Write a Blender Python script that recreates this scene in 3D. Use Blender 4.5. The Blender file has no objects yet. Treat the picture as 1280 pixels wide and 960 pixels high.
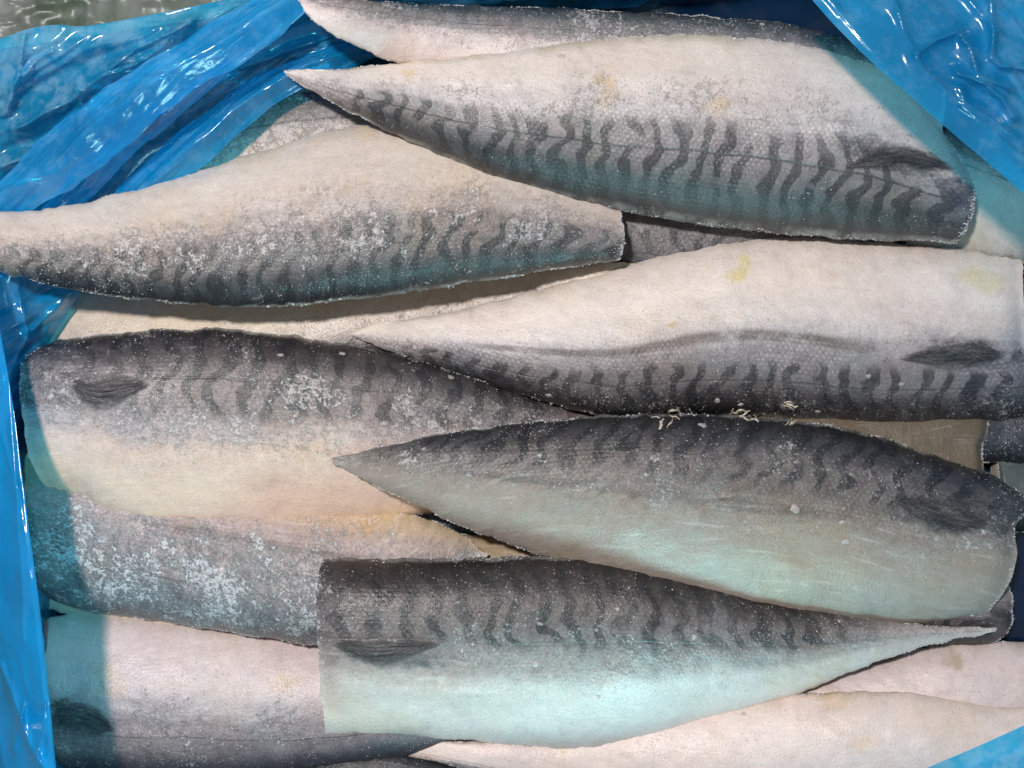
import bpy, math, random
import numpy as np
from mathutils import Vector

# ------------------------------------------------------------------ camera, light, exposure
scene = bpy.context.scene
C = scene.collection
S = 0.40 / 1280.0          # metres per photo pixel on the reference plane
CAM_Z, REF = 0.53, 0.48    # lens height, distance of the reference plane

cam_data = bpy.data.cameras.new('camera')
cam = bpy.data.objects.new('camera', cam_data)
C.objects.link(cam)
cam.location = (0, 0, CAM_Z)
cam_data.sensor_width = 36.0
cam_data.lens = 36.0 * REF / 0.40
cam_data.clip_start, cam_data.clip_end = 0.01, 20
scene.camera = cam

world = bpy.data.worlds.new('World')
scene.world = world
world.use_nodes = True
wb = world.node_tree.nodes['Background']
wb.inputs[0].default_value = (0.93, 0.96, 1.0, 1)
wb.inputs[1].default_value = 0.30

def area_lamp(name, loc, target, power, size, color):
    d = bpy.data.lights.new(name, 'AREA')
    d.shape = 'DISK'; d.size = size; d.energy = power; d.color = color
    o = bpy.data.objects.new(name, d); C.objects.link(o)
    o.location = loc
    o.rotation_euler = (Vector(target) - Vector(loc)).to_track_quat('-Z', 'Y').to_euler()
    return o
area_lamp('key_lamp', (-0.19, 0.22, 0.92), (-0.05, 0.0, 0.04), 9.0, 0.065, (1.0, 0.955, 0.935))
area_lamp('film_light_standin', (0.10, -0.34, 0.088), (0.07, -0.10, 0.045), 0.95, 0.14, (0.46, 0.97, 1.0))  # added, no real lamp: imitates cyan light coming through the blue film

scene.view_settings.view_transform = 'Standard'
scene.view_settings.look = 'None'
scene.view_settings.exposure = 0.0
scene.view_settings.gamma = 1.0
scene.cycles.max_bounces = 8
scene.cycles.transparent_max_bounces = 16

# ------------------------------------------------------------------ helpers
def P(px, py, z):
    px, py, z = np.asarray(px, float), np.asarray(py, float), np.asarray(z, float)
    k = (CAM_Z - z) / REF * S
    return np.stack([(px - 640) * k, (480 - py) * k, z + 0 * px], -1)

def vnoise(x, y, seed=0):
    x, y = np.asarray(x, float), np.asarray(y, float)
    xi, yi = np.floor(x).astype(np.int64), np.floor(y).astype(np.int64)
    fx, fy = x - xi, y - yi
    fx, fy = fx * fx * (3 - 2 * fx), fy * fy * (3 - 2 * fy)
    def h(a, b):
        n = (a * 374761393 + b * 668265263 + seed * 982451653) & 0x7fffffff
        n = ((n ^ (n >> 13)) * 1274126177) & 0x7fffffff
        n = n ^ (n >> 16)
        return (n & 0xffff) / 65535.0
    return ((h(xi, yi) * (1 - fx) + h(xi + 1, yi) * fx) * (1 - fy)
            + (h(xi, yi + 1) * (1 - fx) + h(xi + 1, yi + 1) * fx) * fy)

def fbm(x, y, seed=0, octv=4):
    t, a, s = 0, 0.5, 0
    for i in range(octv):
        t = t + a * vnoise(x * 2 ** i, y * 2 ** i, seed + i * 17); s += a; a *= 0.5
    return t / s

def spline(pts, n):
    """smooth curve through the points, n samples even in arc length"""
    p = np.array(pts, float)
    q = np.vstack([2 * p[0] - p[1], p, 2 * p[-1] - p[-2]])
    out = []
    for i in range(1, len(q) - 2):
        t = np.linspace(0, 1, 24, endpoint=False)[:, None]
        a, b, c, d = q[i - 1], q[i], q[i + 1], q[i + 2]
        out.append(0.5 * (2 * b + (c - a) * t + (2 * a - 5 * b + 4 * c - d) * t ** 2 + (3 * b - a - 3 * c + d) * t ** 3))
    out = np.vstack(out + [p[-1:]])
    l = np.r_[0, np.cumsum(np.linalg.norm(np.diff(out[:, :2], axis=0), axis=1))]
    t = np.linspace(0, l[-1], n)
    return np.stack([np.interp(t, l, out[:, k]) for k in range(p.shape[1])], 1)

def smooth(a, b, x):
    if a > b: return 1.0 - smooth(b, a, x)
    t = np.clip((np.asarray(x, float) - a) / (b - a), 0, 1)
    return t * t * (3 - 2 * t)

def mesh_obj(name, verts, faces, mat, parent=None, uvs=None, shade=True, data=None):
    """one mesh object; verts are world coordinates"""
    verts = np.asarray(verts, float).reshape(-1, 3)
    off = np.array(parent.location) if parent is not None else np.zeros(3)
    if parent is not None and parent.parent is not None:
        off = np.array(parent['origin'])
    me = bpy.data.meshes.new(name)
    loc = np.zeros(3)
    if parent is None:
        loc = np.array([verts[:, 0].mean(), verts[:, 1].mean(), verts[:, 2].min()])
        off = loc
    f = np.asarray(faces)
    me.vertices.add(len(verts))
    me.vertices.foreach_set('co', (verts - off).ravel())
    k = f.shape[1]
    me.loops.add(f.size)
    me.loops.foreach_set('vertex_index', f.ravel().astype(np.int32))
    me.polygons.add(len(f))
    me.polygons.foreach_set('loop_start', np.arange(0, f.size, k, dtype=np.int32))
    me.polygons.foreach_set('use_smooth', np.full(len(f), shade))
    if uvs:
        for nm, uv in uvs.items():
            l = me.uv_layers.new(name=nm)
            l.data.foreach_set('uv', np.asarray(uv, float).reshape(-1, 2)[f.ravel()].ravel())
    me.update(calc_edges=True)
    me.validate()
    if mat: me.materials.append(mat)
    o = bpy.data.objects.new(name, me)
    C.objects.link(o)
    if parent is None: o.location = loc
    else:
        o.parent = parent
        o['origin'] = [float(v) for v in off]
    return o

def grid_faces(nu, nv, base=0):
    i = np.arange(nu * nv).reshape(nu, nv) + base
    return np.stack([i[:-1, :-1], i[1:, :-1], i[1:, 1:], i[:-1, 1:]], -1).reshape(-1, 4)

def thing(name, label, cat, loc, group=None):
    o = bpy.data.objects.new(name, None); C.objects.link(o)
    o.location = [float(v) for v in loc]; o.empty_display_size = 0.02
    o['label'] = label; o['category'] = cat
    if group: o['group'] = group
    return o

# height map of what already lies there, in photo pixels
CELL, X0, Y0 = 3.0, -240.0, -180.0
HM = np.zeros((460, 600)) - 0.004
def hm_idx(px, py):
    return (np.clip(((np.asarray(py) - Y0) / CELL).astype(int), 0, HM.shape[0] - 1),
            np.clip(((np.asarray(px) - X0) / CELL).astype(int), 0, HM.shape[1] - 1))
def up2(a, k=3):
    n, m = a.shape
    u, v = np.linspace(0, n - 1, n * k), np.linspace(0, m - 1, m * k)
    a = np.stack([np.interp(u, np.arange(n), a[:, j]) for j in range(m)], 1)
    return np.stack([np.interp(v, np.arange(m), a[i]) for i in range(n * k)], 0)
def project(W):
    k = (CAM_Z - W[..., 2]) / REF * S
    return W[..., 0] / k + 640, 480 - W[..., 1] / k
def hm_add(W):
    px, py = project(W)
    px, py, z = up2(px), up2(py), up2(W[..., 2])
    np.maximum.at(HM, hm_idx(px, py), z)
def hm_blur(r=6):
    a = HM.copy()
    for _ in range(2):
        for ax in (0, 1):
            c = np.cumsum(np.concatenate([np.repeat(np.take(a, [0], ax), r + 1, ax), a, np.repeat(np.take(a, [-1], ax), r, ax)], ax), ax)
            n = a.shape[ax]
            a = (np.take(c, np.arange(2 * r + 1, 2 * r + 1 + n), ax) - np.take(c, np.arange(0, n), ax)) / (2 * r + 1)
    return a

# ------------------------------------------------------------------ node materials
class NT:
    def __init__(self, name):
        self.m = bpy.data.materials.new(name); self.m.use_nodes = True
        self.t = self.m.node_tree; self.t.nodes.clear()
        self.out = self.t.nodes.new('ShaderNodeOutputMaterial')
    def n(self, typ, ins=None, **kw):
        nd = self.t.nodes.new(typ)
        for k, v in kw.items(): setattr(nd, k, v)
        for k, v in (ins or {}).items(): self.set(nd.inputs[k], v)
        return nd
    def set(self, sock, v):
        if isinstance(v, bpy.types.NodeSocket): self.t.links.new(v, sock)
        elif isinstance(v, (tuple, list)) and sock.type == 'RGBA' and len(v) == 3: sock.default_value = (*v, 1)
        else: sock.default_value = v
    def math(self, op, a, b=None, c=None, clamp=False):
        nd = self.n('ShaderNodeMath', operation=op, use_clamp=clamp)
        for i, v in enumerate((a, b, c)):
            if v is not None: self.set(nd.inputs[i], v)
        return nd.outputs[0]
    def add(self, a, b): return self.math('ADD', a, b)
    def mul(self, a, b): return self.math('MULTIPLY', a, b)
    def sub(self, a, b): return self.math('SUBTRACT', a, b)
    def step(self, x, a, b):                         # smoothstep a..b -> 0..1
        nd = self.n('ShaderNodeMapRange', interpolation_type='SMOOTHSTEP')
        nd.clamp = True
        rev = a > b
        if rev: a, b = b, a
        self.set(nd.inputs[0], x); nd.inputs[1].default_value = a; nd.inputs[2].default_value = b
        nd.inputs[3].default_value = 1.0 if rev else 0.0
        nd.inputs[4].default_value = 0.0 if rev else 1.0
        return nd.outputs[0]
    def noise(self, vec, scale, detail=3, rough=0.55, dist=0.0):
        nd = self.n('ShaderNodeTexNoise', {'Vector': vec, 'Scale': scale, 'Detail': detail, 'Roughness': rough, 'Distortion': dist})
        return nd.outputs[0]
    def mix(self, f, a, b, mode='MIX'):
        nd = self.n('ShaderNodeMix', data_type='RGBA', blend_type=mode)
        self.set(nd.inputs[0], f); self.set(nd.inputs[6], a); self.set(nd.inputs[7], b)
        return nd.outputs[2]
    def ramp(self, f, stops):
        nd = self.n('ShaderNodeValToRGB', {0: f})
        r = nd.color_ramp
        r.interpolation = 'EASE'
        while len(r.elements) < len(stops): r.elements.new(0.5)
        for e, (p, c) in zip(r.elements, stops): e.position = p; e.color = (*c, 1)
        return nd.outputs[0]
    def bsdf(self, **ins):
        nd = self.n('ShaderNodeBsdfPrincipled', {k.replace('_', ' '): v for k, v in ins.items()})
        return nd
    def end(self, sh):
        self.t.links.new(sh, self.out.inputs[0]); return self.m

def lerp3(a, b, t): return tuple(x + (y - x) * t for x, y in zip(a, b))

def skin_material(p):
    g = NT('mackerel_skin')
    fish = g.n('ShaderNodeUVMap', uv_map='fish').outputs[0]
    flat0 = g.n('ShaderNodeUVMap', uv_map='flat').outputs[0]
    seed = p['seed'] * 7.31
    flat = g.n('ShaderNodeVectorMath', {0: flat0, 1: (seed, seed * 1.7, 0)}, operation='ADD').outputs[0]
    sp = g.n('ShaderNodeSeparateXYZ', {0: fish})
    U, V = sp.outputs[0], sp.outputs[1]
    sf = g.n('ShaderNodeSeparateXYZ', {0: flat0})
    X, Y = sf.outputs[0], sf.outputs[1]
    n1 = g.noise(flat, 1.3, 4, 0.6)
    n2 = g.noise(flat, 6.0, 4, 0.6)
    n3 = g.noise(flat, 26.0, 3, 0.65)
    n0 = g.noise(flat, 0.6, 2, 0.5)
    vb = p['vb']
    # V measured so that 0.5 is where the dark back turns to the pale side
    vv = g.mul(V, 0.5 / vb)
    vw = g.add(vv, g.add(g.mul(g.sub(n1, 0.5), 0.16), g.mul(g.sub(n2, 0.5), 0.09)))
    dk, bl, sd = lerp3((0, 0, 0), p['dark'], 0.64), p['belly'], p['side']
    col = g.ramp(vw, [(0.0, lerp3(dk, (0, 0, 0), 0.55)), (0.13, dk), (0.28, lerp3(dk, sd, 0.27)), (0.44, lerp3(dk, sd, 0.46)),
                      (0.56, sd), (0.74, lerp3(sd, bl, 0.6)), (0.95, bl)])
    tf = g.mul(g.step(g.add(U, g.mul(g.sub(n2, 0.5), 0.06)), p['tlen'], 0.02), p['tail'])
    col = g.mix(tf, col, lerp3(sd, bl, 0.45))
    # broad uneven tone of the belly: pink, lilac, yellowish
    tint = g.ramp(n0, [(0.32, (1.02, 0.95, 0.84)), (0.47, (1, 1, 1)), (0.57, (1.0, 0.96, 0.94)), (0.68, (0.95, 0.93, 0.96))])
    col = g.mix(0.8, col, tint, 'MULTIPLY')
    mott = g.ramp(g.noise(flat, 3.4, 5, 0.65), [(0.28, (0.68, 0.66, 0.66)), (0.5, (1, 1, 1)), (0.74, (1.12, 1.12, 1.14))])
    col = g.mix(g.add(0.3, g.mul(g.step(vw, 0.75, 0.5), 0.55)), col, mott, 'MULTIPLY')
    iri = g.ramp(g.noise(flat, 0.9, 3, 0.6), [(0.30, (0.88, 0.97, 1.06)), (0.45, (1, 1, 1)), (0.55, (1.05, 0.98, 1.02)), (0.70, (0.97, 1.02, 0.97))])
    col = g.mix(g.mul(g.step(vw, 0.6, 0.35), 0.9), col, iri, 'MULTIPLY')
    # wavy bars on the back
    sx = g.add(g.mul(X, p['freq']), g.add(g.mul(vv, p['slant']), g.mul(g.sub(g.noise(flat, 2.0, 2, 0.5), 0.5), 1.7)))
    sx = g.add(sx, g.mul(g.math('SINE', g.add(g.mul(vv, 21.0), g.mul(n1, 7.0))), 0.17))
    st = g.math('SINE', g.mul(sx, 2 * math.pi))
    st = g.step(g.add(st, g.mul(g.sub(n2, 0.5), 1.3)), -0.06, 0.42)
    brk = g.step(g.noise(flat, 3.2, 2, 0.5), 0.28, 0.42)
    msk = g.step(g.add(vv, g.mul(g.sub(n1, 0.5), 0.22)), p['vs'], p['vs'] - 0.10)
    msk = g.mul(msk, g.step(U, 0.03 + 0.7 * (p['tlen'] - 0.17), 0.16 + 1.2 * (p['tlen'] - 0.17)))
    stf = g.mul(g.mul(g.mul(st, brk), msk), p['stripe'])
    col = g.mix(stf, col, lerp3(dk, (0.008, 0.009, 0.012), 0.82))
    # dusky streak along the side and the thin lateral line
    wv = g.add(V, g.mul(g.sub(g.noise(flat, 0.9, 2), 0.5), 0.09))
    d = g.math('ABSOLUTE', g.sub(wv, p['vl']))
    sk = g.mul(g.mul(g.step(d, 0.05, 0.012), g.step(g.noise(flat, 2.2, 3), 0.24, 0.48)), p['streak'])
    sk = g.mul(sk, g.mul(g.step(U, 0.12, 0.25), g.step(U, 0.86, 0.7)))
    col = g.mix(sk, col, (0.085, 0.066, 0.062))
    wl = g.add(V, g.mul(g.sub(g.noise(flat, 0.8, 3), 0.5), 0.07))
    d2 = g.math('ABSOLUTE', g.sub(wl, p['vline']))
    ln = g.mul(g.mul(g.step(d2, 0.009, 0.003), p['line']), g.step(g.noise(flat, 1.5, 2), 0.27, 0.42))
    col = g.mix(ln, col, (0.05, 0.045, 0.048))
    # yellow fat stains
    ys = g.mul(g.step(g.noise(flat, 1.1, 4, 0.62), 0.585, 0.70), g.mul(g.step(V, vb * 0.8, vb * 1.25), p['yellow']))
    col = g.mix(ys, col, g.mix(1.0, col, (0.98, 0.80, 0.42), 'MULTIPLY'))
    rimy = g.mul(g.step(V, 0.90, 1.0), g.mul(g.step(n1, 0.42, 0.62), p['yellow'] * 0.8))
    col = g.mix(rimy, col, (0.46, 0.37, 0.19))
    for (sx0, sy0, rx, ry, sc) in p['spots']:           # single marks: (U, V, half sizes, colour)
        e = g.add(g.math('POWER', g.math('DIVIDE', g.sub(U, sx0), rx), 2.0), g.math('POWER', g.math('DIVIDE', g.sub(V, sy0), ry), 2.0))
        e = g.add(e, g.add(g.mul(g.sub(n2, 0.5), 3.4), g.mul(g.sub(n1, 0.5), 2.0)))
        col = g.mix(g.mul(g.step(e, 1.35, -0.1), 0.8), col, sc)
    vsp = g.n('ShaderNodeTexVoronoi', {'Vector': g.n('ShaderNodeVectorMath', {0: flat, 1: (1.0, 1.6, 1.0)}, operation='MULTIPLY').outputs[0], 'Scale': 1.5}, feature='F1')
    hit = g.mul(g.step(g.add(vsp.outputs['Distance'], g.mul(g.sub(n2, 0.5), 0.10)), 0.075, 0.02), g.step(g.n('ShaderNodeSeparateXYZ', {0: vsp.outputs['Color']}).outputs[0], 0.62, 0.70))
    col = g.mix(g.mul(hit, g.mul(g.step(vw, 0.5, 0.7), 0.55)), col, (0.26, 0.17, 0.12))
    str_ = g.n('ShaderNodeVectorMath', {0: flat, 1: (1.1, 7.0, 1.0)}, operation='MULTIPLY').outputs[0]
    fib = g.noise(str_, 1.6, 4, 0.65, 0.4)
    col = g.mix(g.mul(g.step(fib, 0.52, 0.72), g.mul(g.step(vw, 0.45, 0.65), 0.22)), col, g.mix(1.0, col, (0.70, 0.64, 0.62), 'MULTIPLY'))
    col = g.mix(g.mul(g.step(fib, 0.46, 0.30), g.mul(g.step(vw, 0.4, 0.6), 0.20)), col, (0.78, 0.74, 0.72))
    # scales: a diamond lattice, paler middle and a small step
    K = 2 * math.pi * 19.0
    xa = g.add(g.mul(X, K * 0.85), g.mul(n1, 9.0)); ya = g.add(g.mul(Y, K), g.mul(n0, 9.0))
    lat = g.mul(g.add(g.math('COSINE', ya), g.mul(g.mul(g.math('COSINE', g.mul(ya, 0.5)), g.math('COSINE', g.mul(xa, 0.866))), 2.0)), 0.4)
    scm = g.mul(g.step(vw, 0.66, 0.46), g.step(g.noise(flat, 1.0, 3), 0.40, 0.58))
    scm = g.mul(scm, g.step(vw, 0.02, 0.12))
    latm = g.mul(lat, scm)
    col = g.mix(g.mul(g.step(latm, 0.0, 0.9), 0.42 * p['scale']), col, g.mix(1.0, col, (1.7, 1.7, 1.75), 'MULTIPLY'))
    # frost: fine grain breaking up into patches
    fr = p['frost']
    pat = g.noise(flat, 1.7, 4, 0.65)
    fine = g.noise(flat, 10.0, 6, 0.78, 0.3)
    grain = g.noise(flat, 34.0, 3, 0.7)
    vor = g.n('ShaderNodeTexVoronoi', {'Vector': flat, 'Scale': 16.0}, feature='F1').outputs[0]
    zone = g.step(g.math('ABSOLUTE', g.sub(vw, p['fv'])), p['fw'], p['fw'] * 0.2)
    clump = g.add(g.mul(g.sub(pat, 0.5), 1.1), g.mul(g.sub(zone, 1.0), 0.20))
    fsum = g.add(g.add(clump, g.mul(g.sub(fine, 0.5), 1.5)), g.add(g.mul(g.sub(grain, 0.5), 0.5), -0.27 + 0.22 * fr))
    ff = g.step(fsum, -0.04, 0.18)
    ff = g.mul(ff, g.step(vw, 0.92, 0.62))
    fcol = g.mix(g.step(vw, 0.55, 0.9), p['frostc'], (0.80, 0.77, 0.75))
    grs = g.step(g.add(g.mul(grain, 0.6), g.mul(g.noise(flat, 20.0, 3, 0.7), 0.4)), 0.38, 0.62)
    col = g.mix(g.mul(ff, g.add(0.12, g.mul(grs, 0.50))), col, fcol)
    powd = g.mul(g.mul(grs, zone), g.mul(g.step(pat, 0.30, 0.62), 0.15 * fr))
    col = g.mix(g.mul(powd, g.step(vw, 0.95, 0.6)), col, fcol)
    grit = g.mul(g.step(vor, 0.20, 0.08), g.step(g.add(pat, g.mul(zone, 0.12)), 0.50, 0.62))
    col = g.mix(g.mul(grit, 0.5 * min(1, fr)), col, fcol)
    veil = g.mul(g.step(g.add(g.mul(pat, 0.5), g.mul(n0, 0.6)), 0.50, 0.75), 0.30 * fr)
    col = g.mix(g.mul(g.mul(veil, zone), g.step(vw, 0.08, 0.3)), col, (0.36, 0.34, 0.35))
    # pale ragged skin edge
    e0 = g.step(g.add(V, g.mul(g.sub(n2, 0.5), 0.03)), p['rim'], p['rim'] * 0.3)
    e0 = g.mul(e0, g.step(g.noise(flat, 2.3, 4, 0.7), 0.38, 0.60))
    col = g.mix(g.mul(e0, 0.6), col, (0.36, 0.36, 0.34))
    gr1 = g.noise(flat, 30.0, 4, 0.75); gr2 = g.noise(flat, 9.0, 4, 0.7)
    gcol = g.ramp(g.add(g.mul(gr1, 0.6), g.mul(gr2, 0.4)), [(0.34, (0.50, 0.49, 0.49)), (0.5, (1, 1, 1)), (0.66, (1.45, 1.45, 1.47))])
    col = g.mix(g.add(0.30, g.mul(g.step(vw, 0.85, 0.45), 0.65)), col, gcol, 'MULTIPLY')
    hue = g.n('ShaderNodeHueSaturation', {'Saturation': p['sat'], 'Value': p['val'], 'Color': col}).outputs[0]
    # relief
    h = g.add(g.mul(latm, 0.11 * p['scale']), g.add(g.mul(ff, 0.7), g.add(g.mul(n3, 0.5), g.mul(n2, 0.22))))
    h = g.add(h, g.add(g.mul(grit, 0.55), g.add(g.mul(g.noise(flat, 55.0, 2), 0.34), g.mul(ln, -0.6))))
    bump = g.n('ShaderNodeBump', {'Height': h, 'Strength': 0.75, 'Distance': 0.0007}).outputs[0]
    rough = g.add(g.mul(gr2, 0.40), g.add(g.sub(0.22, g.mul(g.step(n0, 0.46, 0.62), 0.13)), g.mul(ff, 0.2)))
    b_ = g.bsdf(Base_Color=hue, Roughness=rough, Normal=bump)
    b_.inputs['Specular IOR Level'].default_value = 0.5
    b_.inputs['Coat Weight'].default_value = 0.10
    b_.inputs['Coat Roughness'].default_value = 0.26
    g.set(b_.inputs['Coat Normal'], bump)
    return g.end(b_.outputs[0])

def flesh_material():
    g = NT('fish_flesh')
    co = g.n('ShaderNodeTexCoord').outputs['Object']
    n = g.noise(co, 180, 4, 0.6)
    col = g.ramp(n, [(0.25, (0.34, 0.25, 0.19)), (0.5, (0.50, 0.41, 0.33)), (0.75, (0.62, 0.56, 0.50))])
    bump = g.n('ShaderNodeBump', {'Height': g.noise(co, 600, 3), 'Strength': 0.6, 'Distance': 0.0006}).outputs[0]
    return g.end(g.bsdf(Base_Color=col, Roughness=0.55, Normal=bump).outputs[0])

def frost_material(name, c0, c1, tr=0.25):
    g = NT(name)
    co = g.n('ShaderNodeTexCoord').outputs['Object']
    n = g.noise(co, 260, 3, 0.6)
    col = g.ramp(n, [(0.35, c0), (0.65, c1)])
    bump = g.n('ShaderNodeBump', {'Height': g.noise(co, 1400, 2), 'Strength': 0.5, 'Distance': 0.0004}).outputs[0]
    b = g.bsdf(Base_Color=col, Roughness=0.2, Normal=bump)
    t = g.n('ShaderNodeBsdfTransparent', {0: (1, 1, 1)})
    m = g.n('ShaderNodeMixShader', {0: tr, 1: b.outputs[0], 2: t.outputs[0]})
    return g.end(m.outputs[0])

def fin_material():
    g = NT('fin_skin')
    uv = g.n('ShaderNodeUVMap', uv_map='fish').outputs[0]
    sp = g.n('ShaderNodeSeparateXYZ', {0: uv})
    n = g.noise(uv, 6, 4, 0.6)
    ray = g.step(g.math('SINE', g.add(g.mul(sp.outputs[1], 95.0), g.mul(n, 6.0))), -0.2, 0.9)
    big = g.noise(uv, 2.4, 4, 0.65)
    mid = g.mul(g.step(g.math('ABSOLUTE', g.sub(sp.outputs[0], 0.52)), 0.40, 0.08), g.step(big, 0.36, 0.54))
    col = g.mix(g.mul(mid, 0.22), (0.028, 0.029, 0.035), (0.20, 0.18, 0.16))
    col = g.mix(g.mul(ray, g.mul(g.noise(uv, 5, 3), 0.35)), col, (0.018, 0.019, 0.023))
    fr = g.step(g.add(g.noise(uv, 22, 5, 0.75), g.mul(big, 0.5)), 0.74, 0.92)
    col = g.mix(g.mul(fr, 0.4), col, (0.42, 0.41, 0.42))
    bump = g.n('ShaderNodeBump', {'Height': g.add(g.mul(ray, 0.5), fr), 'Strength': 0.5, 'Distance': 0.0005}).outputs[0]
    V, U = sp.outputs[1], sp.outputs[0]
    edge = g.math('MINIMUM', g.math('MINIMUM', g.mul(V, 1.0), g.mul(g.sub(1.0, V), 1.2)), g.mul(g.math('MINIMUM', g.add(U, 0.04), g.sub(1.03, U)), 2.0))
    al = g.step(g.add(edge, g.add(g.mul(g.sub(g.noise(uv, 5, 6, 0.78), 0.5), 0.75), g.mul(g.sub(big, 0.5), 0.5))), 0.02, 0.42)
    b = g.bsdf(Base_Color=col, Roughness=0.42, Normal=bump)
    t = g.n('ShaderNodeBsdfTransparent')
    return g.end(g.n('ShaderNodeMixShader', {0: al, 1: t.outputs[0], 2: b.outputs[0]}).outputs[0])

def film_fresnel(g, bump):
    # a thin sheet reflects alike from both sides
    bf = g.n('ShaderNodeNewGeometry').outputs['Backfacing']
    ior = g.add(1.5, g.mul(bf, 1 / 1.5 - 1.5))
    return g.n('ShaderNodeFresnel', {0: ior, 'Normal': bump})

def film_material(name, tint, body, fac, veil=0.0, rough=0.17, trans=0.3):
    """thin coloured polythene: lets tinted light through, scatters some, and shines"""
    g = NT(name)
    co = g.n('ShaderNodeTexCoord').outputs['Object']
    n1 = g.noise(co, 22, 4, 0.6); n2 = g.noise(co, 130, 4, 0.65); n3 = g.noise(co, 600, 3, 0.6)
    tr = g.n('ShaderNodeBsdfTransparent', {0: tint})
    bcol = g.mix(g.step(n1, 0.3, 0.7), tuple(x * 0.82 for x in body), tuple(min(1, x * 1.12) for x in body))
    fog = g.mul(g.step(g.add(n2, g.mul(n1, 0.4)), 0.62, 0.84), veil)
    bcol = g.mix(fog, bcol, (0.45, 0.58, 0.66))
    bump = g.n('ShaderNodeBump', {'Height': g.add(g.mul(n1, 1.0), g.add(g.mul(n2, 0.35), g.mul(n3, 0.07))), 'Strength': 0.16, 'Distance': 0.003}).outputs[0]
    df = g.n('ShaderNodeBsdfDiffuse', {0: bcol, 'Normal': bump})
    tl = g.n('ShaderNodeBsdfTranslucent', {0: bcol, 'Normal': bump})
    sc = g.n('ShaderNodeMixShader', {0: trans, 1: df.outputs[0], 2: tl.outputs[0]})
    f2 = g.math('ADD', fac, g.add(g.mul(g.sub(n1, 0.5), 0.25), g.mul(fog, 0.5)), clamp=True)
    m1 = g.n('ShaderNodeMixShader', {0: f2, 1: tr.outputs[0], 2: sc.outputs[0]})
    gl = g.n('ShaderNodeBsdfGlossy', {0: (1, 1, 1), 'Roughness': rough, 'Normal': bump})
    fz = film_fresnel(g, bump)
    m2 = g.n('ShaderNodeMixShader', {0: fz.outputs[0], 1: m1.outputs[0], 2: gl.outputs[0]})
    return g.end(m2.outputs[0])

M_FLESH = flesh_material()
M_FROST = frost_material('frost_grain', (0.52, 0.51, 0.52), (0.74, 0.73, 0.74), 0.42)
M_FLAKE = frost_material('ice_flake', (0.50, 0.46, 0.43), (0.64, 0.61, 0.59), 0.42)
M_FAT = frost_material('frozen_fat', (0.50, 0.43, 0.33), (0.66, 0.60, 0.50), 0.1)
M_FIN = fin_material()
M_FILM = film_material('blue_film', (0.12, 0.76, 0.95), (0.006, 0.42, 0.95), 0.50, veil=0.16)
M_FILM_THIN = film_material('blue_film_thin', (0.10, 0.60, 0.86), (0.014, 0.42, 0.80), 0.52, veil=0.35)
M_FILM_EDGE = film_material('blue_film_doubled', (0.10, 0.78, 0.95), (0.003, 0.38, 0.93), 0.60, trans=0.22)
M_FILM_FLOOR = film_material('blue_film_floor_shaded', (0.03, 0.12, 0.25), (0.004, 0.022, 0.065), 0.85)  # film colour darkened to paint in the shade of the deep gaps

# ------------------------------------------------------------------ fillet builder
DEF = dict(vb=0.42, vs=0.5, stripe=0.8, freq=3.3, slant=0.9, dark=(0.05, 0.054, 0.064), side=(0.36, 0.325, 0.325),
           belly=(0.70, 0.60, 0.54), streak=0.0, vl=0.5, line=0.5, vline=0.30, yellow=0.5, scale=0.8, frost=0.6, fv=0.5, fw=0.5,
           frostc=(0.60, 0.585, 0.59), rim=0.02, sat=0.86, val=1.0, spots=(), T=0.34, Tmax=0.0235, bulge=0.0, grains=1500,
           flakes=0, rimgrain=260, tol=0.006, seed=1, slope=(0.010, 0.006), lift=0.0, fin=None, head_drop=0.25, fixed=None, bend=True, tail=0.55, tlen=0.17)
GROUP = 'frozen mackerel fillets piled in the liner'
NU, NV = 230, 64
FISH = {}

def octa(n, rng):
    v = np.array([(1, 0, 0), (-1, 0, 0), (0, 1, 0), (0, -1, 0), (0, 0, 1), (0, 0, -1)], float)
    f = np.array([(0, 2, 4), (2, 1, 4), (1, 3, 4), (3, 0, 4), (2, 0, 5), (1, 2, 5), (3, 1, 5), (0, 3, 5)])
    V = v[None] * rng.uniform(0.45, 1.3, (n, 6, 1)) + rng.normal(0, 0.16, (n, 6, 3))
    a = rng.uniform(0, 6.28, n)
    c, s = np.cos(a)[:, None], np.sin(a)[:, None]
    V = np.stack([V[..., 0] * c - V[..., 1] * s, V[..., 0] * s + V[..., 1] * c, V[..., 2]], -1)
    return V, (f[None] + (np.arange(n) * 6)[:, None, None]).reshape(-1, 3)

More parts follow.
